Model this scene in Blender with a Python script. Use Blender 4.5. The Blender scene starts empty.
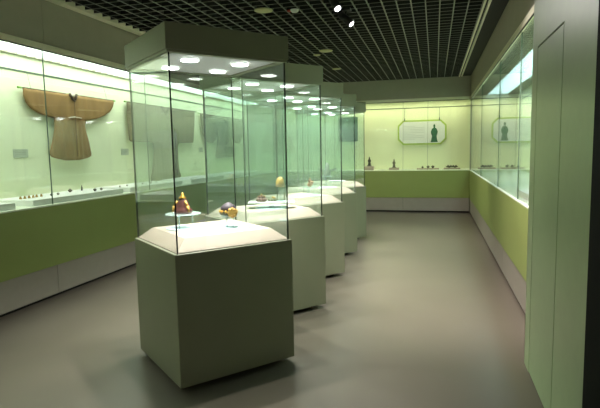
import bpy, bmesh, math, random
from mathutils import Vector, Matrix
random.seed(7)
S = bpy.context.scene
COL = S.collection
PI = math.pi

# ------------------------------------------------------------------ materials
def lin(r, g, b):
    f = lambda c: (c/255/12.92) if c/255 <= .04045 else ((c/255+.055)/1.055)**2.4
    return (f(r), f(g), f(b), 1)

def principled(name, col, rough=.6, metal=0, noise=0, nscale=20, bump=0, bscale=200, spec=.5, stretch=None, emit=None, trans=0):
    m = bpy.data.materials.new(name); m.use_nodes = True
    nt = m.node_tree; N = nt.nodes; L = nt.links; b = N['Principled BSDF']
    b.inputs['Base Color'].default_value = col
    b.inputs['Roughness'].default_value = rough
    b.inputs['Metallic'].default_value = metal
    b.inputs['Specular IOR Level'].default_value = spec
    if trans: b.inputs['Transmission Weight'].default_value = trans
    if emit:
        b.inputs['Emission Color'].default_value = emit[0]; b.inputs['Emission Strength'].default_value = emit[1]
    if noise or bump:
        tc = N.new('ShaderNodeTexCoord'); mp = N.new('ShaderNodeMapping')
        if stretch: mp.inputs['Scale'].default_value = stretch
        L.new(tc.outputs['Object'], mp.inputs['Vector'])
    if noise:
        n = N.new('ShaderNodeTexNoise'); n.inputs['Scale'].default_value = nscale; n.inputs['Detail'].default_value = 4
        L.new(mp.outputs[0], n.inputs['Vector'])
        cr = N.new('ShaderNodeMapRange'); cr.inputs['From Min'].default_value = .3; cr.inputs['From Max'].default_value = .7
        cr.inputs['To Min'].default_value = 1-noise; cr.inputs['To Max'].default_value = 1+noise
        L.new(n.outputs['Fac'], cr.inputs['Value'])
        hs = N.new('ShaderNodeVectorMath'); hs.operation = 'SCALE'; hs.inputs[0].default_value = col[:3]
        L.new(cr.outputs[0], hs.inputs['Scale']); L.new(hs.outputs[0], b.inputs['Base Color'])
    if bump:
        n2 = N.new('ShaderNodeTexNoise'); n2.inputs['Scale'].default_value = bscale
        L.new(mp.outputs[0], n2.inputs['Vector'])
        bp = N.new('ShaderNodeBump'); bp.inputs['Strength'].default_value = bump; bp.inputs['Distance'].default_value = .002
        L.new(n2.outputs['Fac'], bp.inputs['Height']); L.new(bp.outputs[0], b.inputs['Normal'])
    return m

def glass(name, tint, refl=1.0, haze=0.0):
    # clear pane: transmitted light tinted, mirror reflection by Fresnel on either face
    m = bpy.data.materials.new(name); m.use_nodes = True
    nt = m.node_tree; N = nt.nodes; L = nt.links; N.clear()
    out = N.new('ShaderNodeOutputMaterial'); mix = N.new('ShaderNodeMixShader')
    tr = N.new('ShaderNodeBsdfTransparent'); tr.inputs['Color'].default_value = (*tint, 1)
    gl = N.new('ShaderNodeBsdfGlossy'); gl.inputs['Roughness'].default_value = 0.0; gl.inputs['Color'].default_value = (refl, refl, refl, 1)
    fr = N.new('ShaderNodeFresnel'); geo = N.new('ShaderNodeNewGeometry')
    mr = N.new('ShaderNodeMapRange'); mr.inputs['To Min'].default_value = 1.5; mr.inputs['To Max'].default_value = 1/1.5
    L.new(geo.outputs['Backfacing'], mr.inputs['Value']); L.new(mr.outputs[0], fr.inputs['IOR'])
    L.new(fr.outputs[0], mix.inputs[0]); L.new(tr.outputs[0], mix.inputs[1]); L.new(gl.outputs[0], mix.inputs[2])
    last = mix.outputs[0]
    if haze:
        df = N.new('ShaderNodeBsdfDiffuse'); df.inputs['Color'].default_value = (.75, .95, .9, 1)
        m2 = N.new('ShaderNodeMixShader'); m2.inputs[0].default_value = haze
        L.new(last, m2.inputs[1]); L.new(df.outputs[0], m2.inputs[2]); last = m2.outputs[0]
    L.new(last, out.inputs['Surface'])
    return m

def emitter(name, col, s):
    m = bpy.data.materials.new(name); m.use_nodes = True
    N = m.node_tree.nodes; N.clear()
    e = N.new('ShaderNodeEmission'); e.inputs['Color'].default_value = (*col, 1); e.inputs['Strength'].default_value = s
    o = N.new('ShaderNodeOutputMaterial'); m.node_tree.links.new(e.outputs[0], o.inputs['Surface'])
    return m

LEFT_LIGHT = (0.90, 1.0, 0.90); BACK_LIGHT = (1.0, .97, .62); RIGHT_LIGHT = (.95, 1.0, .68)
M = dict(
    floor=principled('floor_vinyl', lin(102, 95, 84), .32, noise=.05, nscale=1.6, spec=.5),
    header=principled('grey_laminate', lin(168, 166, 146), .55, noise=.03, nscale=6),
    groove=principled('black_groove', lin(12, 13, 12), .7),
    trimlight=principled('pale_aluminium', lin(232, 232, 205), .4),
    inner=principled('pale_case_lining', lin(226, 234, 200), .8, noise=.02, nscale=3),
    green=principled('green_panel', lin(138, 152, 82), .5, noise=.02, nscale=5),
    kick=principled('grey_kick_panel', lin(150, 143, 132), .5, noise=.03, nscale=8),
    kickdark=principled('dark_toe_recess', lin(20, 20, 18), .8),
    ledge=principled('pale_ledge', lin(225, 232, 210), .5),
    riser=principled('white_riser', lin(228, 230, 225), .5),
    body=principled('olive_grey_laminate', lin(130, 132, 109), .45, noise=.02, nscale=5),
    cream=principled('cream_board', lin(166, 154, 140), .7, noise=.02, nscale=10),
    glowlining=principled('white_header_lining', lin(190, 192, 190), .6, emit=((.92, .92, .9, 1), .05)),  # faint emission stands in for light scattered up from the platform
    dark_edge=principled('dark_glass_edge', lin(10, 30, 24), .25),
    joint=principled('glass_joint_seal', lin(88, 108, 90), .4),
    blade=principled('lit_blade_flange', lin(112, 114, 104), .5, spec=.4),  # flange paler than the web: lit lower edges put into the colour
    web=principled('shaded_blade_web', lin(34, 35, 33), .6, spec=.3),  # darker copy of the blade colour, paints the cell sides as shaded
    plenum=principled('black_plenum', lin(8, 8, 8), .9),
    nearwall=principled('sage_wall_paint', lin(156, 176, 132), .36, noise=.03, nscale=14, bump=.05, bscale=300),
    door=principled('sage_door_panel', lin(154, 175, 131), .36, noise=.03, nscale=14, bump=.05, bscale=300),
    darkjamb=principled('black_door_jamb', lin(12, 20, 13), .8, spec=.1),
    steel=principled('brushed_steel', lin(150, 155, 145), .3, metal=.8),
    black=principled('black_metal', lin(14, 14, 15), .45),
    robe1=principled('ochre_cloth', lin(142, 112, 68), .9, noise=.14, nscale=9, bump=.6, bscale=90, stretch=(1, 1, .35)),
    robe2=principled('faded_grey_cloth', lin(112, 106, 82), .9, noise=.16, nscale=8, bump=.6, bscale=90, stretch=(1, 1, .35)),
    robe3=principled('olive_cloth', lin(98, 98, 74), .9, noise=.18, nscale=8, bump=.6, bscale=90, stretch=(1, 1, .35)),
    collar=principled('dark_brown_trim', lin(72, 58, 44), .8),
    placket=principled('brown_placket', lin(98, 76, 48), .9),
    whitecloth=principled('white_cloth', lin(220, 214, 196), .8),
    rodtip=principled('green_painted_rod', lin(120, 168, 70), .4),
    card=principled('grey_card', lin(178, 188, 168), .6),
    cardink=principled('grey_ink', lin(120, 128, 118), .7),
    gold=principled('old_gold', lin(170, 132, 55), .35, metal=.7),
    goldm=principled('yellow_silk', lin(170, 134, 58), .6, noise=.1, nscale=60),
    maroon=principled('maroon_lacquer', lin(92, 50, 46), .45, noise=.2, nscale=50),
    darkblue=principled('dark_purple_silk', lin(46, 34, 46), .6, noise=.2, nscale=60),
    orange=principled('orange_silk', lin(150, 96, 54), .6, noise=.2, nscale=40),
    bronze=principled('dark_bronze', lin(58, 56, 40), .45, metal=.3, noise=.2, nscale=30),
    bronzegrey=principled('grey_bronze', lin(104, 104, 84), .5, metal=.2, noise=.2, nscale=30),
    greyfig=principled('grey_pottery', lin(92, 104, 98), .6, noise=.2, nscale=30),
    jade=principled('dark_green_print', lin(30, 92, 58), .6, noise=.35, nscale=26),
    teal=principled('dark_teal_textile', lin(30, 84, 60), .8, noise=.15, nscale=12),
    panelwhite=principled('white_panel_print', lin(222, 228, 226), .5),
    panelborder=principled('green_panel_border', lin(168, 196, 96), .5),
    ink=principled('pale_grey_print', lin(190, 198, 198), .6),
    ivory=principled('cream_plastic', lin(188, 186, 140), .5),
    ruby=principled('red_indicator', lin(190, 60, 50), .5),
    pane=glass('green_tinted_pane', (.928, .964, .95), .95, .008),  # diffuse share: dust film plus bloom put into the glass
    wallpane=glass('clear_wall_case_pane', (.975, .992, .975), .9),
    acrylic=glass('clear_acrylic', (.97, .99, .995), 1.0, .16),
    frost=principled('pale_blue_frosted_disc', lin(205, 226, 234), .3),
    lensmat=emitter('lit_lens', (1, .96, 1), 8),
    led=emitter('lit_downlight', (1, .98, .94), 9),
    difL=emitter('left_diffuser', LEFT_LIGHT, 3.9),
    difB=emitter('back_diffuser', BACK_LIGHT, 4.6),
    difR=emitter('right_diffuser', (.68, .97, 1.0), 5.5),
    louvre=principled('white_louvre_blade', lin(225, 235, 230), .6),
)

# ------------------------------------------------------------------ mesh helpers
def box(bm, x0, x1, y0, y1, z0, z1, mi=0, bev=0):
    r = bmesh.ops.create_cube(bm, size=1)
    vs = r['verts']
    for v in vs:
        v.co = Vector(((x0+x1)/2+v.co.x*(x1-x0), (y0+y1)/2+v.co.y*(y1-y0), (z0+z1)/2+v.co.z*(z1-z0)))
    fs = set(f for v in vs for f in v.link_faces)
    for f in fs: f.material_index = mi
    if bev:
        es = list(set(e for v in vs for e in v.link_edges))
        bmesh.ops.bevel(bm, geom=es, offset=bev, segments=2, affect='EDGES', profile=.5)
    return fs

def prism(bm, pts, axis, a0, a1, mi=0):
    """extrude polygon pts (2D) along axis: 'x' -> pts are (y,z); 'z' -> (x,y); 'y' -> (x,z)"""
    def P(p, a):
        return {'x': (a, p[0], p[1]), 'z': (p[0], p[1], a), 'y': (p[0], a, p[1])}[axis]
    v0 = [bm.verts.new(P(p, a0)) for p in pts]; v1 = [bm.verts.new(P(p, a1)) for p in pts]
    n = len(pts); fs = [bm.faces.new(v0), bm.faces.new(list(reversed(v1)))]
    for i in range(n): fs.append(bm.faces.new((v0[i], v1[i], v1[(i+1) % n], v0[(i+1) % n])))
    for f in fs: f.material_index = mi
    bmesh.ops.recalc_face_normals(bm, faces=fs)
    return fs

def lathe(bm, prof, c=(0, 0, 0), seg=24, sx=1, sy=1, mi=0):
    """prof: list of (r,z) bottom to top, closed at the ends"""
    rings = []
    for r, z in prof:
        rings.append([bm.verts.new((c[0]+sx*max(r, 1e-4)*math.cos(2*PI*k/seg), c[1]+sy*max(r, 1e-4)*math.sin(2*PI*k/seg), c[2]+z)) for k in range(seg)])
    fs = []
    for a, b in zip(rings, rings[1:]):
        for k in range(seg):
            fs.append(bm.faces.new((a[k], a[(k+1) % seg], b[(k+1) % seg], b[k])))
    fs.append(bm.faces.new(list(reversed(rings[0])))); fs.append(bm.faces.new(rings[-1]))
    for f in fs: f.material_index = mi; f.smooth = len(f.verts) == 4
    return fs

def tube(bm, p0, p1, r, seg=10, r1=None, mi=0):
    p0 = Vector(p0); p1 = Vector(p1); d = p1-p0; q = d.to_track_quat('Z', 'Y'); r1 = r if r1 is None else r1
    a = [bm.verts.new(p0+q@Vector((r*math.cos(2*PI*k/seg), r*math.sin(2*PI*k/seg), 0))) for k in range(seg)]
    b = [bm.verts.new(p1+q@Vector((r1*math.cos(2*PI*k/seg), r1*math.sin(2*PI*k/seg), 0))) for k in range(seg)]
    fs = [bm.faces.new(list(reversed(a))), bm.faces.new(b)]
    for k in range(seg):
        f = bm.faces.new((a[k], a[(k+1) % seg], b[(k+1) % seg], b[k])); f.smooth = True; fs.append(f)
    for f in fs: f.material_index = mi
    return fs

def sphere(bm, c, r, sx=1, sy=1, sz=1, mi=0, u=14, v=10):
    R = bmesh.ops.create_uvsphere(bm, u_segments=u, v_segments=v, radius=1)
    for w in R['verts']: w.co = Vector((c[0]+w.co.x*r*sx, c[1]+w.co.y*r*sy, c[2]+w.co.z*r*sz))
    for f in set(f for w in R['verts'] for f in w.link_faces): f.smooth = True; f.material_index = mi

def build(name, fn, mats, parent=None, loc=(0, 0, 0), rot=0, kind=None):
    bm = bmesh.new(); fn(bm)
    me = bpy.data.meshes.new(name); bm.to_mesh(me); bm.free()
    for m in (mats if isinstance(mats, (list, tuple)) else [mats]): me.materials.append(M[m])
    o = bpy.data.objects.new(name, me); COL.objects.link(o)
    o.location = loc; o.rotation_euler.z = rot
    if parent: o.parent = parent
    if kind: o['kind'] = kind
    return o

def tag(o, label, cat, group=None):
    o['label'] = label; o['category'] = cat
    if group: o['group'] = group
    return o

def thing(name, label, cat, loc=(0, 0, 0), rot=0, group=None):
    o = bpy.data.objects.new(name, None); COL.objects.link(o)
    o.location = loc; o.rotation_euler.z = rot; o.empty_display_size = .1
    return tag(o, label, cat, group)

def dup(o, parent=None):
    c = o.copy(); COL.objects.link(c)
    if parent: c.parent = parent
    for ch in [k for k in COL.objects if k.parent == o]: dup(ch, c)
    return c

# ------------------------------------------------------------------ dimensions (metres)
XL, XR, YB = -3.93, .78, 12.37        # glass planes of the left, right and end wall cases
DL, DB, DR = .78, .78, 1.0            # depths of those cases
ZD, ZG, ZB, ZBT, ZC, ZT = 1.0, .345, 2.61, 2.67, 2.69, 3.12   # ledge, green bottom, beam bottom/top, case ceiling, hall ceiling
Y0 = -1.2                             # left case begins behind the camera
YR0 = 4.06                            # right case begins past the near wall

# ------------------------------------------------------------------ setting
build('floor', lambda b: box(b, -5.2, 2.6, -3.2, 13.6, -.1, 0), 'floor', kind='structure')
build('wall_left', lambda b: box(b, XL-DL-.16, XL-DL-.03, Y0-.1, 13.5, 0, 3.9), 'inner', kind='structure')
build('wall_back', lambda b: box(b, XL-DL-.16, 2.2, YB+DB+.03, YB+DB+.16, 0, 3.9), 'inner', kind='structure')
build('wall_right', lambda b: box(b, XR+DR+.03, XR+DR+.16, YR0, 13.3, 0, 3.9), 'inner', kind='structure')

def ceil(b):
    y = -3.0
    x = .505
    while x > XL+.17:
        box(b, x-.003, x+.003, -3.1, YB, ZT+.004, ZT+.10, 1); box(b, x-.007, x+.007, -3.1, YB, ZT, ZT+.004); x -= .155
    while y < YB:
        box(b, XL+.16, .51, y-.003, y+.003, ZT+.005, ZT+.097, 1); box(b, XL+.16, .51, y-.005, y+.005, ZT+.001, ZT+.005); y += .155
build('ceiling', ceil, ['blade', 'web'], kind='structure')
build('ceiling_slab', lambda b: box(b, -5.2, 2.6, -3.2, 13.6, 3.9, 4.0), 'plenum', kind='structure')
def slot(b):
    box(b, .512, .534, -3.1, YB, ZT-.006, ZT+.11, 0); box(b, .566, .588, -3.1, YB, ZT-.006, ZT+.11, 0)
    box(b, .534, .566, -3.1, YB, ZT+.03, ZT+.06, 1)
    box(b, .588, XR-.001, -3.1, YB, ZT+.01, ZT+.05, 1)
build('trim_1', slot, ['trimlight', 'groove'], kind='structure')
def ltrim(b):
    box(b, XL+.045, XL+.15, -3.1, YB, ZT-.012, ZT+.11, 0); box(b, XL+.001, XL+.045, -3.1, YB, ZT+.01, ZT+.05, 1)
build('trim_2', ltrim, ['trimlight', 'groove'], kind='structure')

# near wall on the right with a flush service door and a rounded far corner
XN = .626
def nearwall(b):
    r = .30; ye = 4.041
    arc = [(XN+r-r*math.cos(a), ye-r+r*math.sin(a)) for a in [PI/2*k/24 for k in range(25)]]
    pts = [(XN, 3.595)]+arc+[(1.90, ye), (1.90, 3.595)]
    fs = prism(b, pts, 'z', 0, 3.9)
    for f in fs:
        n = f.normal
        f.smooth = abs(n.z) < .5 and .02 < abs(n.y) < .999
    box(b, XN, 1.9, 2.33, 2.905, 0, 3.9)
    box(b, XN, 1.9, 2.905, 3.595, 2.152, 3.9)
    box(b, XN+.06, 1.9, 2.905, 3.595, 0, 2.152, 1)
build('wall_near', nearwall, ['nearwall', 'groove'], kind='structure')
def doorleaf(b): box(b, XN, XN+.045, 2.916, 3.584, .012, 2.141, 0, .001)
build('door_1', doorleaf, 'door', kind='structure')
build('trim_3', lambda b: (box(b, XN-.002, XN+.2, 1.9, 2.33, 0, 3.12)), 'darkjamb', kind='structure')

# ------------------------------------------------------------------ built-in wall cases
def wall_case(name, label, cat, origin, rotz, length, depth, joints, kick_j, head_j, green_m, dif, light_col, glassend=True, headjoint_gap=True):
    """local frame: x along the case, y into the wall (0 = glass plane), z up"""
    t = thing(name, label, cat, (origin[0], origin[1], 0), rotz)
    A = dict(parent=t)
    build('toe_recess', lambda b: box(b, 0, length, .05, .12, 0, .035), 'kickdark', **A)
    js = [0]+kick_j+[length]
    for a, c in zip(js, js[1:]):
        build('kick_panel', lambda b: box(b, a+.003, c-.003, .012, .05, .035, ZG-.004, 0, .002), 'kick', **A)
    build('carcass', lambda b: box(b, 0, length, .052, depth, .035, ZD-.03), 'kickdark', **A)
    build('green_front_panel', lambda b: box(b, 0, length, 0, .05, ZG, ZD-.015, 0, .002), green_m, **A)
    build('ledge', lambda b: (box(b, 0, length, -.002, depth-.001, ZD-.014, ZD, 0)), 'ledge', **A)
    build('back_lining', lambda b: box(b, 0, length, depth-.0005, depth+.028, ZD-.02, ZC+.02), 'inner', **A)
    # front beam and fascia above the glass
    def beam(b):
        box(b, 0, length, -.012, .05, ZB, ZBT, 0)
        box(b, 0, length, -.006, .0, ZB-.012, ZB, 1)
    build('glass_beam', beam, ['trimlight', 'groove'], **A)
    hs = [0]+head_j+[length]
    for a, c in zip(hs, hs[1:]):
        build('fascia_panel', lambda b: box(b, a+.002, c-.002, 0, .03, ZBT, ZT+.2), 'header', **A)
    # case ceiling with a lit louvred diffuser
    y0, y1 = (depth*.20, depth*.95) if dif == 'difL' else (depth*.35, depth*.78)
    def top(b):
        box(b, 0, length, .05, y0, ZC, ZC+.03); box(b, 0, length, y1, depth, ZC, ZC+.03)
        box(b, 0, length, .05, depth, ZC+.2, ZC+.23)
    build('case_ceiling', top, 'header', **A)
    d = build('light_diffuser', lambda b: box(b, .02, length-.02, y0+.005, y1-.005, ZC+.05, ZC+.06), dif, **A)
    def lv(b):
        x = .05
        while x < length-.05:
            box(b, x, x+.006, y0, y1, ZC-.002, ZC+.045); x += .14
    build('louvre', lv, 'louvre', parent=d)
    # hanging rail on the back lining
    def rail(b):
        box(b, 0, length, depth-.012, depth-.001, 2.505, 2.52)
    build('hanging_rail', rail, 'joint', **A)
    gs = [0]+joints+[length]
    for a, c in zip(gs, gs[1:]):
        def pane(b):
            fs = box(b, a+.0015, c-.0015, .012, .022, ZD, ZB+.01)
            for f in fs:
                if abs(f.normal.x) > .5 or abs(f.calc_center_median().x-a-.0015) < 1e-4 or abs(f.calc_center_median().x-c+.0015) < 1e-4: f.material_index = 1
        build('glass_pane', pane, ['wallpane', 'joint'], **A)
        if a > 0: build('glass_joint', lambda b: box(b, a-.0028, a+.0028, .009, .012, ZD, ZB), 'joint', **A)
    build('end_panel', lambda b: box(b, -.03, 0, 0, depth+.02, 0, ZT), 'header', **A)
    return t

# left: local x runs from far to near so that local +y points into the wall (-X); rot = 90deg
# rot 90: local x -> +Y world, local y -> -X world
left_case = wall_case('wall_display_case', 'long built-in glazed wall case on the left holding the three hanging robes', 'display case',
    (XL, Y0), PI/2, YB-Y0, DL, [4.56-1.93*2-Y0, 4.56-1.93-Y0, 4.56-Y0, 6.49-Y0, 8.42-Y0, 10.35-Y0],
    [4.56-2.9-Y0, 4.56-Y0, 7.46-Y0, 10.36-Y0], [4.58-2.9-Y0, 4.58-Y0, 7.48-Y0, 10.38-Y0], 'green', 'difL', LEFT_LIGHT)
# end wall: no rotation. The case fills both corners, so its side linings reach behind the side cases
end_case = wall_case('wall_display_case', 'built-in glazed wall case across the far end of the hall, below the grey header', 'display case',
    (XL, YB), 0, XR-XL, DB, [.95, 2.08, -.732-XL, -.165-XL], [2.08, -.732-XL], [], 'green', 'difB', BACK_LIGHT)
# right: rot -90: local x -> -Y, local y -> +X ; origin at far end
right_case = wall_case('wall_display_case', 'built-in glazed wall case along the right side behind the rounded sage wall', 'display case',
    (XR, YB), -PI/2, YB-YR0, DR, [YB-9.6, YB-7.04, YB-5.39], [YB-9.4, YB-6.4], [YB-9.4, YB-6.4], 'green', 'difR', RIGHT_LIGHT)
# corner fillings where the case linings meet (far corners)
def corners(b):
    box(b, XL-DL, XL, YB, YB+DB, 0, ZD); box(b, XL-DL, XL, YB, YB+DB, ZC, ZC+.2)
    box(b, XR, XR+DR, YB, YB+DB, 0, ZD); box(b, XR, XR+DR, YB, YB+DB, ZC, ZC+.2)
    box(b, XL-DL-.03, XL-DL, YB, YB+DB, ZD, ZC); box(b, XR+DR, XR+DR+.03, YB, YB+DB, ZD, ZC)
    box(b, XL-DL, XL, YB+DB, YB+DB+.03, ZD, ZC); box(b, XR, XR+DR, YB+DB, YB+DB+.03, ZD, ZC)
    box(b, XR, XR+DR, YB+DB-.012, YB+DB, 2.505, 2.52, 1)
    box(b, XL-DL, XL, YB+DB-.012, YB+DB, 2.505, 2.52, 1)
build('trim_4', corners, ['inner', 'joint'], kind='structure')
# slender corner mullions
build('trim_5', lambda b: (box(b, XR-.003, XR+.003, YB-.003, YB+.003, ZD, ZB), box(b, XL-.003, XL+.003, YB-.003, YB+.003, ZD, ZB)), 'joint', kind='structure')
# the near wall closes the right case; above the right/left fascia the wall rises to the slab
build('wall_above', lambda b: (box(b, XL-.03, XL-.001, Y0, YB, ZT+.2, 3.9), box(b, XR+.001, XR+.03, YR0, YB, ZT+.2, 3.9), box(b, XL, XR, YB+.001, YB+.03, ZT+.2, 3.9)), 'header', kind='structure')

# ------------------------------------------------------------------ free-standing showcases
ANG = .8594
HX, HY = .424, .408
C0 = Vector((-1.569, 3.373)); STEP = Vector((-.0357, 1.287))
def make_case():
    t = thing('showcase', '', 'display case', (0, 0, 0), ANG)
    build('recessed_plinth', lambda b: box(b, -HX+.09, HX-.09, -HY+.09, HY-.09, 0, .04), 'kickdark', t)
    build('base_cabinet', lambda b: box(b, -HX-.008, HX+.008, -HY-.008, HY+.008, .04, .90, 0, .006), 'body', t)
    def plat(b):
        g, i, h = .014, .10, .08
        p = [(-HX+g, -HY+g), (HX-g, -HY+g), (HX-g, HY-g), (-HX+g, HY-g)]
        q = [(-HX+i, -HY+i), (HX-i, -HY+i), (HX-i, HY-i), (-HX+i, HY-i)]
        v0 = [b.verts.new((*a, .90)) for a in p]; v1 = [b.verts.new((*a, .905)) for a in p]; v2 = [b.verts.new((*a, .90+h)) for a in q]
        b.faces.new(list(reversed(v0))); b.faces.new(v2)
        for a, c in ((v0, v1), (v1, v2)):
            for k in range(4): b.faces.new((a[k], a[(k+1) % 4], c[(k+1) % 4], c[k]))
    build('platform', plat, 'cream', t)
    hd = build('header_box', lambda b: box(b, -HX-.008, HX+.008, -HY-.008, HY+.008, 2.14, 2.296, 0, .003), 'body', t)
    def lip(b):
        w = .05
        box(b, -HX, HX, -HY, -HY+w, 2.125, 2.14); box(b, -HX, HX, HY-w, HY, 2.125, 2.14)
        box(b, -HX, -HX+w, -HY+w, HY-w, 2.125, 2.14); box(b, HX-w, HX, -HY+w, HY-w, 2.125, 2.14)
    build('header_rim', lip, 'body', t)
    build('header_lining', lambda b: box(b, -HX+.051, HX-.051, -HY+.051, HY-.051, 2.134, 2.14), 'glowlining', t)
    for sx in (-1, 1):
        for sy in (-1, 1):
            dl = build('downlight', lambda b: lathe(b, [(.055, 0), (.06, .006), (.06, .009)], (sx*.185, sy*.178, 2.125), 20), 'louvre', t)
            build('lamp_disc', lambda b: lathe(b, [(.058, 0), (.058, .003)], (sx*.185, sy*.178, 2.1215), 20), 'led', dl)
    # four panes; each has dark edges at its ends
    e = .010; th = .010
    def pane(ax, s):
        def f(b):
            if ax == 'x': fs = box(b, -HX+e+th, HX-e-th, s*(HY-e-th/2)-th/2, s*(HY-e-th/2)+th/2, .90, 2.126)
            else: fs = box(b, s*(HX-e-th/2)-th/2, s*(HX-e-th/2)+th/2, -HY+e, HY-e, .90, 2.126)
            for q in fs:
                c = q.calc_center_median()
                end = abs(c.x) > HX-e-th-.001 and ax == 'x' or abs(c.y) > HY-e-.001 and ax == 'y'
                if end: q.material_index = 1
        return f
    for s in (-1, 1):
        build('glass_pane', pane('x', s), ['pane', 'dark_edge'], t)
        build('glass_pane', pane('y', s), ['pane', 'dark_edge'], t)
    return t
case0 = make_case()
CL = ['nearest and largest of the five square glass showcases, at the front of the row',
      'second square glass showcase from the front, directly behind the nearest one',
      'middle square glass showcase, third of the five in the row',
      'fourth square glass showcase from the front, fourth of five',
      'farthest and smallest square glass showcase, at the end of the row']
centres = []
for k in range(5):
    o = case0 if k == 0 else dup(case0)
    p = C0+STEP*k; centres.append(p)
    o.location = (p.x, p.y, 0); o['label'] = CL[k]; o['group'] = 'square glass showcases down the middle of the hall'

def lamp(name, kind, loc, energy, color, target=None, **kw):
    l = bpy.data.lights.new(name, kind); l.energy = energy; l.color = color
    for k, v in kw.items(): setattr(l, k, v)
    o = bpy.data.objects.new(name, l); COL.objects.link(o); o.location = loc
    if target is not None: o.rotation_euler = (Vector(target)-Vector(loc)).to_track_quat('-Z', 'Y').to_euler()
    return o
CASE_W = 42
for p in centres:
    for sx in (-1, 1):
        for sy in (-1, 1):
            w = Matrix.Rotation(ANG, 2) @ Vector((sx*.185, sy*.178))
            lamp('showcase_lamp', 'SPOT', (p.x+w.x, p.y+w.y, 2.115), CASE_W, (1, .95, .88), (p.x+w.x, p.y+w.y, 0), spot_size=math.radians(112), spot_blend=.6, shadow_soft_size=.02)

# ------------------------------------------------------------------ exhibits in the showcases
def W(k, dx, dy): return (centres[k].x+dx, centres[k].y+dy)
def riser(k, dx, dy, h, r, label, base_r=None):
    x, y = W(k, dx, dy)
    t = thing('acrylic_stand', label, 'stand', (x, y, .98))
    build('base_disc', lambda b: lathe(b, [(base_r or r, 0), (base_r or r, .006)], seg=32), 'frost', t)
    for a in (0, 1, 2):
        build('leg', lambda b: tube(b, (r*.5*math.cos(a*2.094+.5), r*.5*math.sin(a*2.094+.5), .006), (r*.5*math.cos(a*2.094+.5), r*.5*math.sin(a*2.094+.5), h-.006), .006), 'acrylic', t)
    build('top_disc', lambda b: lathe(b, [(r, h-.006), (r, h)], seg=32), 'acrylic', t)
    return (x, y, .98+h)

# seated figure on the left stand of the nearest case
p = riser(0, -.19, -.05, .11, .125, 'round clear acrylic stand under the maroon and gold ornament, left side of the nearest showcase')
t = thing('headdress', 'maroon conical ornament with gold tip and gold side drops on a clear round stand', 'headdress', p)
build('crown', lambda b: (lathe(b, [(.062, 0), (.07, .006), (.066, .03), (.05, .045), (.052, .055), (.036, .085), (.03, .1), (.018, .112)], seg=20, sy=.8)), 'maroon', t)
build('gold_finial', lambda b: (lathe(b, [(.028, .108), (.03, .113), (.012, .126), (.01, .134), (.003, .15)], seg=14),), 'gold', t)
for s in (-1, 1):
    build('side_drop', lambda b: (tube(b, (s*.03, -.02, .09), (s*.052, -.03, .055), .008), tube(b, (s*.052, -.03, .056), (s*.066, -.035, .012), .011, r1=.006)), 'goldm', t)
p = riser(0, .13, .03, .085, .06, 'low clear acrylic stand under the purple and gold hat in the nearest showcase', .15)
t = thing('court_hat', 'small dark purple and gold hat with a yellow rosette on a low clear stand', 'hat', p)
build('brim', lambda b: (lathe(b, [(.04, 0), (.064, .012), (.07, .03), (.055, .04)], seg=20, sy=.8)), 'bronze', t)
build('crown', lambda b: (lathe(b, [(.056, .034), (.058, .06), (.04, .08), (.02, .092), (.006, .1)], seg=20, sy=.8)), 'darkblue', t)
build('rosette', lambda b: (sphere(b, (.052, -.05, .03), .032, 1, .5, 1), *[sphere(b, (.052+.026*math.cos(a), -.055, .03+.026*math.sin(a)), .013) for a in [k*PI/4 for k in range(8)]]), 'goldm', t)
build('gold_band', lambda b: [sphere(b, (.062*math.cos(a), .05*math.sin(a), .034), .011) for a in [k*PI/6 for k in range(12)]], 'gold', t)

# tray and pieces in the second case
x, y = W(1, .09, -.02)
t = thing('glass_tray', 'long white glass tray on round disc in the second showcase', 'tray', (x, y, .98), .25)
build('disc_foot', lambda b: lathe(b, [(.16, 0), (.16, .006)], seg=32), 'frost', t)
build('column', lambda b: lathe(b, [(.03, .006), (.025, .02), (.025, .045), (.04, .052)], seg=18), 'acrylic', t)
build('tray_top', lambda b: box(b, -.22, .22, -.1, .1, .052, .062, 0, .003), 'riser', t)
zt = .98+.062
def lumpy(name, label, cat, loc, mats, blobs, group=None):
    t = thing(name, label, cat, loc, 0, group)
    for part, mat, lst in blobs:
        build(part, lambda b: [sphere(b, *a) for a in lst], mat, t)
    return t
lumpy('hair_ornament', 'maroon beaded hair ornament on the left end of the white tray', 'ornament', (x-.09, y-.03, zt), None,
      [('bead_cluster', 'maroon', [((dx, dy, .018), .02) for dx in (-.03, 0, .03) for dy in (-.018, .018)]+[((dx, 0, .042), .018) for dx in (-.015, .015)]),
       ('gold_pin', 'gold', [((-.03, 0, .05), .01), ((.03, 0, .05), .01), ((0, 0, .062), .012)])])
lumpy('hair_ornament', 'pale gold and brown ornament on the middle of the white tray', 'ornament', (x+.005, y+.03, zt), None,
      [('leaf_cluster', 'bronzegrey', [((dx, dy, .014), .016) for dx in (-.03, 0, .03) for dy in (-.015, .015)]),
       ('gold_top', 'gold', [((0, 0, .034), .014), ((.02, 0, .03), .01)])])
x2, y2 = x+.085, y+.02
t = thing('yellow_tassel_hat', 'small yellow hat on a thin clear post in the second showcase', 'hat', (x2, y2, zt))
build('base_disc', lambda b: lathe(b, [(.045, 0), (.045, .006)], seg=24), 'frost', t)
build('post', lambda b: tube(b, (0, 0, .006), (0, 0, .145), .006), 'acrylic', t)
build('hat_crown', lambda b: lathe(b, [(.036, .14), (.046, .148), (.04, .18), (.034, .21), (.02, .228), (.004, .236)], seg=18), 'goldm', t)
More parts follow.
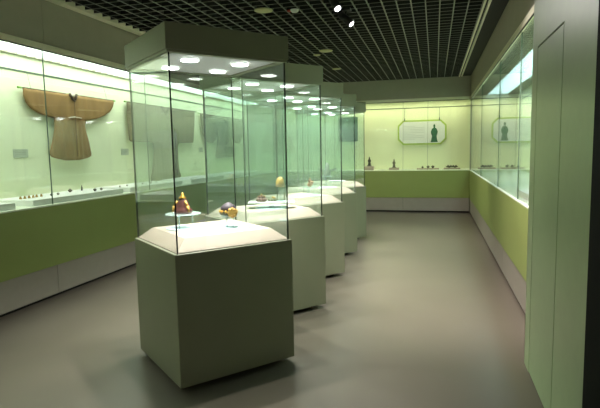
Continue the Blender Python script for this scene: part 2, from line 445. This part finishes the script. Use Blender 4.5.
# third case
p = riser(2, .19, .0, .105, .09, 'round clear acrylic stand carrying the orange ornament in the middle showcase', .14)
lumpy('silk_ornament', 'small orange silk ornament on a clear stand in the middle showcase', 'ornament', p, None,
      [('body', 'orange', [((0, 0, .028), .03, 1.1, .8, 1), ((0, 0, .07), .022), ((.03, 0, .055), .016)]), ('top_knot', 'goldm', [((0, 0, .098), .012)])])
# fourth case: winged hat
p = riser(3, .17, .0, .16, .09, 'tall clear acrylic stand carrying the grey winged hat in the fourth showcase', .14)
t = thing('winged_hat', 'grey hat with two side wings and raised peak on a clear stand', 'hat', p)
build('crown', lambda b: lathe(b, [(.05, 0), (.056, .01), (.05, .06), (.035, .1), (.03, .16), (.015, .19), (.004, .2)], seg=18), 'greyfig', t)
for s in (-1, 1):
    build('wing', lambda b: prism(b, [(s*.03, .06), (s*.13, .09), (s*.15, .11), (s*.12, .125), (s*.03, .09)], 'y', -.006, .006), 'greyfig', t)
x, y = W(4, .1, 0)
tag(build('round_dish', lambda b: lathe(b, [(.09, 0), (.15, .012), (.155, .02), (.15, .02), (.1, .012)], seg=32), 'riser', loc=(x, y, .98)), 'pale round dish lying on the platform of the farthest showcase', 'dish')

# ------------------------------------------------------------------ robes on the left case wall
XW = XL-DL         # lining face
def robe(name, label, mat, rows, zc, centre, collar_w, extra=None, rod=None, rodlabel='', sleeves=()):
    """rows: list of (z, y_left, y_right) from top to bottom"""
    t = thing(name, label, 'robe', (XW+.05, 0, rows[-1][0]))
    zb = rows[-1][0]
    def make_fn(rows):
        dense = []
        for (z0, a0, b0), (z1, a1, b1) in zip(rows, rows[1:]):
            n = max(1, int(abs(z0-z1)/.02))
            for k in range(n):
                f = k/n; dense.append((z0+(z1-z0)*f, a0+(a1-a0)*f, b0+(b1-b0)*f))
        dense.append(rows[-1])
        nx = 56
        def fn(b):
            fr, bk = [], []
            for z, a, c in dense:
                ra, rb = [], []
                for i in range(nx+1):
                    u = i/nx; y = a+(c-a)*u
                    edge = min(u, 1-u)*(c-a)
                    prof = min(1, edge/.04)**.5
                    zz = z
                    fall = (rows[0][0]-z)/(rows[0][0]-zb)
                    fold = .010*math.sin(y*34+math.sin(z*5)*.8)*(.25+fall)+.006*math.sin(y*71+z*3)*(.3+fall)
                    th = (.018+.012*math.exp(-((y-centre)/.25)**2))*prof*(min(1, (rows[0][0]-z)/.03)**.5 if z < rows[0][0] else .15)
                    ra.append(b.verts.new((th+fold*prof*.8+.002, y, zz-zb)))
                    rb.append(b.verts.new((-.012*prof+.0, y, zz-zb)))
                fr.append(ra); bk.append(rb)
            fs = []
            for j in range(len(dense)-1):
                for i in range(nx):
                    fs.append(b.faces.new((fr[j][i], fr[j+1][i], fr[j+1][i+1], fr[j][i+1])))
                    fs.append(b.faces.new((bk[j][i], bk[j][i+1], bk[j+1][i+1], bk[j+1][i])))
                for i, s in ((0, 1), (nx, -1)):
                    fs.append(b.faces.new((fr[j][i], bk[j][i], bk[j+1][i], fr[j+1][i])))
            for j in (0, len(dense)-1):
                for i in range(nx): fs.append(b.faces.new((fr[j][i], fr[j][i+1], bk[j][i+1], bk[j][i])))
            bmesh.ops.recalc_face_normals(b, faces=fs)
            for f in fs: f.smooth = True
        return fn
    build('robe_cloth', make_fn(rows), mat, t)
    for sl in sleeves: build('sleeve', make_fn(sl), mat, t)
    if extra: extra(t, zb)
    if rod:
        y0, y1, zr = rod
        r = thing('hanging_rod', rodlabel, 'rod', (XW+.05, (y0+y1)/2, zr), 0, 'rods holding the robes')
        h = (y1-y0)/2
        build('rod', lambda b: tube(b, (0, -h, 0), (0, h, 0), .009), 'collar', r)
        for s in (-1, 1):
            build('rod_tip', lambda b: tube(b, (0, s*(h-.02), 0), (0, s*(h+.04), 0), .012), 'rodtip', r)
            build('wire', lambda b: tube(b, (0, s*h*.82, .008), (-.04, s*h*.82, 2.512-zr), .0015, 6), 'joint', r)
    return t
def ex1(t, zb):
    build('collar', lambda b: [tube(b, (.04, 5.85-.07, 2.318-zb), (.045, 5.85-.02, 2.25-zb), .016), tube(b, (.04, 5.85+.07, 2.318-zb), (.045, 5.85+.03, 2.25-zb), .016), tube(b, (.045, 5.85-.03, 2.262-zb), (.045, 5.87, 2.225-zb), .014)], 'collar', t)
    build('lining_showing', lambda b: sphere(b, (.034, 5.855, 2.305-zb), .035, .4, 1, .8), 'whitecloth', t)
    build('front_opening', lambda b: tube(b, (.044, 5.86, 2.225-zb), (.042, 5.855, 1.50-zb), .004, 6), 'placket', t)
    build('waist_glint', lambda b: [tube(b, (.046, 5.73, 2.005-zb), (.05, 5.85, 2.02-zb), .006), tube(b, (.05, 5.85, 2.02-zb), (.046, 5.98, 2.01-zb), .006)], 'whitecloth', t)  # white strokes stand in for a glass reflection across the waist
robe('short_robe', 'ochre brown short robe with wide curved sleeves, nearest of the three robes', 'robe1',
     [(2.315, 5.03, 6.8), (2.29, 5.035, 6.79), (2.22, 5.035, 6.76), (2.15, 5.06, 6.69), (2.09, 5.12, 6.57), (2.05, 5.2, 6.46), (2.02, 5.3, 6.34), (2.0, 5.42, 6.22), (1.985, 5.51, 6.12), (1.92, 5.515, 6.1), (1.84, 5.5, 6.11), (1.72, 5.46, 6.145), (1.62, 5.42, 6.17), (1.54, 5.385, 6.2), (1.5, 5.42, 6.19), (1.475, 5.52, 6.11), (1.45, 5.68, 5.93)],
     0, 5.85, .1, ex1, (5.0, 6.78, 2.312), 'thin rod with green tips carrying the ochre robe')
def ex2(t, zb):
    build('collar', lambda b: [tube(b, (.045, 8.100, 2.325-zb), (.05, 8.240, 2.2-zb), .018), tube(b, (.045, 8.360, 2.325-zb), (.05, 8.240, 2.2-zb), .018)], 'collar', t)
    build('side_opening', lambda b: [tube(b, (.05, 8.240, 2.2-zb), (.05, 8.520, 1.98-zb), .008), tube(b, (.05, 8.520, 1.98-zb), (.05, 8.560, 1.1-zb), .008)], 'collar', t)
robe('long_robe', 'faded grey long robe with broad square sleeves, seen through the nearest showcase', 'robe2',
     [(2.325, 7.120, 9.460), (2.1, 7.100, 9.440), (1.9, 7.120, 9.400), (1.74, 7.130, 9.360), (1.71, 7.180, 9.320), (1.705, 7.800, 8.740), (1.64, 7.860, 8.700), (1.4, 7.830, 8.700), (1.2, 7.760, 8.720), (1.08, 7.700, 8.760), (1.04, 7.740, 8.720)],
     0, 8.240, .1, ex2, (7.100, 9.500, 2.328), 'thin rod with green tips carrying the faded grey robe')
def ex3(t, zb):
    build('collar', lambda b: [tube(b, (.045, 10.800, 2.305-zb), (.05, 10.940, 2.18-zb), .018), tube(b, (.045, 11.080, 2.305-zb), (.05, 10.940, 2.18-zb), .018)], 'collar', t)
    build('front_opening', lambda b: tube(b, (.05, 10.940, 2.18-zb), (.05, 10.940, 1.45-zb), .008), 'collar', t)
robe('short_robe', 'olive grey short robe with deep rounded sleeves, farthest of the three robes', 'robe3',
     [(2.305, 10.1, 11.74), (2.15, 10.3, 11.54), (1.98, 10.54, 11.30), (1.7, 10.50, 11.36), (1.5, 10.42, 11.46), (1.42, 10.38, 11.50), (1.39, 10.48, 11.40)],
     0, 10.940, .1, ex3, (9.660, 12.140, 2.308), 'thin rod with green tips carrying the olive grey robe',
     [[(2.304, 9.71, 10.3), (2.15, 9.72, 10.45), (2.0, 9.74, 10.56), (1.88, 9.78, 10.50), (1.78, 9.90, 10.42), (1.72, 10.03, 10.28)],
      [(2.304, 11.54, 12.10), (2.15, 11.39, 12.09), (2.0, 11.28, 12.08), (1.88, 11.34, 12.05), (1.78, 11.42, 11.95), (1.72, 11.56, 11.82)]])

def card(y0, y1, z0, z1, label):
    t = thing('label_card', label, 'label', (XW, (y0+y1)/2, z0), 0, 'caption cards on the left case wall')
    h = (y1-y0)/2; H = z1-z0
    build('card_board', lambda b: box(b, 0, .008, -h, h, 0, H, 0, .001), 'card', t)
    def txt(b):
        for k in range(4):
            z = H*.82-k*H*.2; w = h*(.8 if k < 3 else .4)
            box(b, .008, .0085, -h*.8, -h*.8+2*w*.95, z-.004, z)
    build('caption_text', txt, 'cardink', t)
card(4.87, 5.09, 1.50, 1.60, 'small grey caption card left of the ochre robe, beyond its left sleeve')
card(6.98, 7.17, 1.50, 1.60, 'small grey caption card between the ochre robe and the faded grey robe')
card(9.68, 9.86, 1.52, 1.62, 'small grey caption card between the faded grey robe and the olive robe')

# low risers along the left ledge and the small pieces on them
RL = []
for k, (a, c, lab) in enumerate([(1.9, 2.9, None), (3.15, 4.13, 'low white riser at the very left edge of the picture inside the left case'),
        (4.36, 5.95, 'low white riser under the gilt pieces below the ochre robe'),
        (6.12, 7.6, 'low white riser inside the left case just right of the ochre robe'),
        (7.9, 9.3, 'low white riser under the faded grey robe'), (9.7, 11.3, 'low white riser under the olive grey robe')]):
    if lab is None: continue
    tag(build('display_riser', lambda b: box(b, -.28, .28, -(c-a)/2, (c-a)/2, 0, .062, 0, .003), 'riser', loc=(XL-.36, (a+c)/2, ZD)), lab, 'riser', 'low risers along the left ledge')
zr = ZD+.062
def gilt(name, label, cat, x, y, z, mat, s=1.0, shape=0, group=None):
    s *= .7
    t = thing(name, label, cat, (x, y, z), 0, group)
    if shape == 0:    # gilt fretwork ornament
        build('setting', lambda b: lathe(b, [(.02*s, 0), (.024*s, .006*s), (.012*s, .02*s)], seg=14), mat, t)
        build('bead', lambda b: [sphere(b, (0, 0, .03*s), .014*s), sphere(b, (.014*s, 0, .018*s), .008*s), sphere(b, (-.014*s, 0, .018*s), .008*s)], mat, t)
    elif shape == 1:  # small vessel
        build('bowl', lambda b: lathe(b, [(.018*s, 0), (.02*s, .006*s), (.04*s, .026*s), (.044*s, .044*s), (.034*s, .054*s)], seg=18), mat, t)
        build('lid_knob', lambda b: lathe(b, [(.03*s, .054*s), (.016*s, .064*s), (.006*s, .07*s), (.008*s, .076*s), (.002*s, .082*s)], seg=12), mat, t)
    else:             # small standing figure
        build('figure', lambda b: lathe(b, [(.022*s, 0), (.026*s, .008*s), (.02*s, .03*s), (.022*s, .06*s), (.018*s, .085*s), (.008*s, .095*s), (.013*s, .105*s), (.012*s, .118*s), (.004*s, .126*s)], seg=14, sy=.8), mat, t)
        build('stand', lambda b: lathe(b, [(.03*s, -.0), (.03*s, .006*s)], seg=14), 'black', t)
    return t
for k, (x, y) in enumerate([(-4.27, 4.47), (-4.27, 4.53), (-4.27, 4.59), (-4.27, 4.65), (-4.28, 4.71), (-4.28, 4.78)]):
    gilt('gilt_ornament', 'small gilt bead ornament in the gilt row below the ochre robe left sleeve', 'ornament', x, y, zr, 'goldm', 1.0, 0, 'row of gilt ornaments')
gilt('small_jar', 'tiny brown jar just right of the first glass joint on the left riser', 'jar', -4.22, 4.87, zr, 'bronze', .55, 1)
gilt('small_jar', 'tiny grey jar second to the right of the first glass joint on the left riser', 'jar', -4.24, 5.0, zr, 'bronzegrey', .55, 1)
gilt('small_jar', 'dark squat jar directly under the hem of the ochre robe', 'jar', -4.36, 5.35, zr, 'bronze', .85, 1)
gilt('figurine', 'thin dark standing figurine under the hem of the ochre robe', 'figurine', -4.40, 5.62, zr, 'bronze', .75, 2)
gilt('small_jar', 'dark jar to the right of the ochre robe near the riser end', 'jar', -4.13, 5.52, zr, 'bronze', .7, 1)
gilt('small_jar', 'grey jar last on the riser below the right sleeve of the ochre robe', 'jar', -4.17, 5.70, zr, 'bronzegrey', .6, 1)
for k in range(6):
    gilt('pale_ornament', 'small pale ornament in the row right of the ochre robe on the left case riser', 'ornament', -4.22-.02*(k % 2), 6.18+.2*k, zr, 'bronzegrey', .8, 0, 'row of pale ornaments')
# open albums / scrolls glimpsed under the second robe
for k, (y, lab) in enumerate([(8.25, 'white open album lying on the riser under the faded grey robe, nearer one'), (8.85, 'white open album lying on the riser under the faded grey robe, farther one'), (10.3, 'white open album lying on the riser under the olive grey robe')]):
    t = thing('open_album', lab, 'book', (XL-.34, y, zr), .1)
    for s in (-1, 1):
        build('page_block', lambda b: prism(b, [(0, .004), (s*.05, .022), (s*.2, .012), (s*.2, 0), (0, 0)], 'x', -.13, .13), 'riser', t)

# ------------------------------------------------------------------ end wall case contents
YW = YB+DB
t = thing('text_panel', 'white text panel with chamfered green border and a green statue picture', 'panel', (-.317, YW-.03, 1.60))
def octo(w, h, c, ox=0, oz=0):
    return [(-w+c+ox, oz), (w-c+ox, oz), (w+ox, c+oz), (w+ox, h-c+oz), (w-c+ox, h+oz), (-w+c+ox, h+oz), (-w+ox, h-c+oz), (-w+ox, c+oz)]
build('border', lambda b: prism(b, octo(.59, .61, .13), 'y', 0, .02), 'panelborder', t)
build('print_face', lambda b: prism(b, octo(.55, .53, .11, 0, .04), 'y', -.004, 0), 'panelwhite', t)
def prn(b):
    for k in range(9):
        w = .50 if k not in (0, 5, 8) else .28
        x = -.45
        z = .47-k*.04
        while x < -.45+w:
            box(b, x, x+.018, -.0048, -.004, z-.016, z); x += .026
build('printed_text', prn, 'ink', t)
def statue(b):
    pts = [(.25, .055), (.425, .055), (.405, .13), (.395, .2), (.415, .25), (.422, .30), (.39, .37), (.352, .39), (.365, .42), (.355, .455), (.338, .478), (.318, .455), (.312, .42), (.322, .39), (.285, .365), (.255, .30), (.262, .25), (.285, .2), (.272, .13)]
    prism(b, [(x-.04, z*1.06) for x, z in pts], 'y', -.0055, -.004)
build('statue_picture', statue, 'jade', t)
for s in (-.42, .42):
    build('hook', lambda b: (tube(b, (s, .008, .59), (s, .02, .905), .004, 6), tube(b, (s, -.006, .59), (s, -.006, .66), .012, 8)), 'joint', t)

t = thing('textile_panel', 'dark green framed textile on the end wall, blurred behind the farthest showcases', 'panel', (-2.17, YW-.03, 1.72))
build('frame', lambda b: [box(b, -.25, .25, 0, .028, 0, .03), box(b, -.25, .25, 0, .028, .59, .62), box(b, -.25, -.22, 0, .028, .03, .59), box(b, .22, .25, 0, .028, .03, .59)], 'teal', t)
build('textile', lambda b: box(b, -.22, .22, .01, .028, .03, .59), 'teal', t)

def block(x, w, h, lab):
    tag(build('display_block', lambda b: box(b, -w, w, -.09, .09, 0, h, 0, .002), 'cream', loc=(x, 12.76, ZD)), lab, 'block', 'pale blocks under the end case exhibits')
def statuette(name, label, x, z, H, mat):
    t = thing(name, label, 'figurine', (x, 12.75, z))
    s = H/.22
    build('stand', lambda b: box(b, -.05*s, .05*s, -.04*s, .04*s, 0, .018*s, 0, .002), mat, t)
    build('figure', lambda b: (lathe(b, [(.036*s, .018*s), (.032*s, .06*s), (.024*s, .09*s), (.03*s, .125*s), (.032*s, .15*s), (.012*s, .165*s), (.016*s, .178*s), (.017*s, .195*s), (.008*s, .21*s), (.003*s, .22*s)], seg=16, sy=.7),
                               tube(b, (-.028*s, 0, .145*s), (-.03*s, -.015*s, .1*s), .009*s), tube(b, (.028*s, 0, .145*s), (.03*s, -.015*s, .1*s), .009*s)), mat, t)
block(-1.575, .11, .092, 'pale block under the dark bronze figurine at the left of the end case')
statuette('figurine', 'tall dark bronze figurine near the left edge of the end case', -1.575, ZD+.092, .235, 'bronze')
block(-.97, .12, .048, 'pale block under the grey bronze figurine in the end case')
statuette('figurine', 'grey bronze figurine left of the hanging text panel in the end case', -.97, ZD+.048, .215, 'bronzegrey')
block(-.16, .26, .03, 'wide low block under the three small jars below the text panel')
for x, s, mt, lab in ((-.285, 1.0, 'bronze', 'leftmost of three small jars under the text panel, squat and dark'), (-.155, 1.25, 'bronzegrey', 'middle of three small jars under the text panel, grey'), (-.045, 1.3, 'bronze', 'rightmost of three small jars under the text panel, darkest')):
    gilt('small_jar', lab, 'jar', x, 12.75, ZD+.03, mt, s, 1)
block(.40, .19, .035, 'low block under the long dark boat-shaped piece at the right of the end case')
t = thing('bronze_vessel', 'long low dark vessel with several knobs, right end of the end case', 'vessel', (.40, 12.75, ZD+.035))
build('vessel_body', lambda b: (prism(b, [(-.12, .012), (.12, .012), (.14, .04), (-.15, .04)], 'y', -.03, .03), box(b, -.08, -.05, -.02, .02, 0, .012), box(b, .05, .08, -.02, .02, 0, .012)), 'bronze', t)
for x in (-.09, -.03, .03, .09):
    build('knob', lambda b: sphere(b, (x, 0, .048), .02), 'bronze', t)

# ------------------------------------------------------------------ right wall case contents
for (x, y, w, d, lab) in ((1.03, 5.6, .16, .4, 'low white riser in the right case beside the rounded sage wall'),):
    tag(build('display_riser', lambda b: box(b, -w, w, -d, d, 0, .06, 0, .003), 'riser', loc=(x, y, ZD)), lab, 'riser', None)
gilt('small_jar', 'small brown jar on the low white riser of the right case', 'jar', 1.02, 5.7, ZD+.06, 'orange', 1.1, 1)

# ------------------------------------------------------------------ ceiling fittings
def downl(x, y, r, lab, mat='ivory'):
    t = thing('ceiling_downlight', lab, 'downlight', (x, y, ZT-.012), 0, 'unlit round downlights in the ceiling grid')
    build('rim', lambda b: lathe(b, [(r*.9, 0), (r, .004), (r, .0119)], seg=24), mat, t)
    build('diffuser', lambda b: lathe(b, [(r*.6, -.004), (r*.66, 0)], seg=24), mat, t)
downl(-1.90, 5.70, .105, 'round cream downlight in the grid above the nearest showcase')
downl(-1.72, 8.3, .11, 'cream downlight beyond the nearest showcase header, larger of the middle pair')
downl(-1.94, 8.6, .06, 'small cream downlight beside the larger one in the middle of the grid')
downl(-1.90, 10.2, .09, 'farthest round cream downlight near the end wall')
t = thing('smoke_sensor', 'small white sensor with a red side in the ceiling grid right of the nearest downlight', 'sensor', (-1.56, 5.8, ZT-.03))
build('sensor_body', lambda b: lathe(b, [(.03, 0), (.045, .012), (.05, .03)], seg=18), 'riser', t)
build('red_mark', lambda b: box(b, -.085, -.05, -.015, .015, .012, .03), 'ruby', t)

def spot(loc, target, label, energy, col, size=50):
    t = thing('ceiling_spotlight', label, 'spotlight', (loc[0], loc[1], ZT), 0, 'black spotlights under the ceiling grid')
    L = Vector(loc); d = (Vector(target)-L).normalized(); o = Vector((loc[0], loc[1], ZT))
    build('mount', lambda b: (box(b, -.05, .05, -.05, .05, -.025, 0), tube(b, (0, 0, -.025), L-o-d*.04, .01)), 'black', t)
    can = build('lamp_can', lambda b: (tube(b, L-o-d*.1, L-o+d*.07, .042, 20), tube(b, L-o+d*.07, L-o+d*.085, .046, 20)), 'black', t)
    build('lens', lambda b: tube(b, L-o+d*.085, L-o+d*.088, .030, 20), 'lensmat', can)
    lamp('spot_beam', 'SPOT', L+d*.10, energy, col, target, spot_size=math.radians(size), spot_blend=.7, shadow_soft_size=.03)
spot((-.985, 5.22, 2.99), (.3, 3.9, .6), 'black spotlight cut by the top edge of the picture with a bright lens', 30, (1, .93, .95), 45)
spot((-.99, 5.95, 3.0), (.9, 5.6, 1.2), 'black spotlight below the first one, bright lens turned down to the aisle', 30, (1, .92, .9), 45)

# ------------------------------------------------------------------ unseen hall spots, some added to brighten surfaces
lamp('unseen_hall_spot', 'SPOT', (-.1, 4.2, 3.08), 260, (1, .86, .84), (.78, 5.5, .6), spot_size=math.radians(85), spot_blend=.9, shadow_soft_size=.06)
lamp('unseen_hall_spot', 'SPOT', (-.3, 8.6, 3.08), 110, (1, .95, .84), (.78, 9.4, .6), spot_size=math.radians(85), spot_blend=.9, shadow_soft_size=.06)
lamp('unseen_hall_spot', 'SPOT', (-.9, 6.2, 3.08), 45, (1, .97, .9), (.66, 3.8, 1.2), spot_size=math.radians(60), spot_blend=.9, shadow_soft_size=.08)  # added to brighten the far edge of the near wall, no fitting here
lamp('unseen_hall_spot', 'SPOT', (-1.72, 8.3, 3.085), 170, (1, .93, .8), (-.7, 12.3, .75), spot_size=math.radians(55), spot_blend=.9, shadow_soft_size=.08)  # added at an unlit downlight to brighten the end case fascia

# ------------------------------------------------------------------ world, camera, view
w = bpy.data.worlds.new('world'); S.world = w; w.use_nodes = True
bg = w.node_tree.nodes['Background']; bg.inputs[0].default_value = (.90, .88, .70, 1); bg.inputs[1].default_value = .11
cam = bpy.data.cameras.new('camera'); co = bpy.data.objects.new('camera', cam); COL.objects.link(co)
cam.sensor_width = 36; cam.lens = 509.285*36/600; cam.clip_start = .05
yaw, pitch, roll = .2595, .1059, -.019
cy, sy, cp, sp = math.cos(yaw), math.sin(yaw), math.cos(pitch), math.sin(pitch)
F = Vector((-sy*cp, cy*cp, -sp)); Rv = Vector((cy, sy, 0)); U = Rv.cross(F)
R2 = Rv*math.cos(roll)+U*math.sin(roll); U2 = -Rv*math.sin(roll)+U*math.cos(roll)
mt = Matrix((R2, U2, -F)).transposed().to_4x4(); mt.translation = Vector((0, 0, 1.53)); co.matrix_world = mt
S.camera = co
S.view_settings.view_transform = 'Standard'; S.view_settings.look = 'None'; S.view_settings.exposure = 1.1; S.view_settings.gamma = 1
S.view_settings.use_curve_mapping = False
S.cycles.transparent_max_bounces = 80; S.cycles.max_bounces = 14; S.cycles.glossy_bounces = 6; S.cycles.diffuse_bounces = 5
S.cycles.sample_clamp_indirect = 6; S.cycles.caustics_reflective = False; S.cycles.caustics_refractive = False
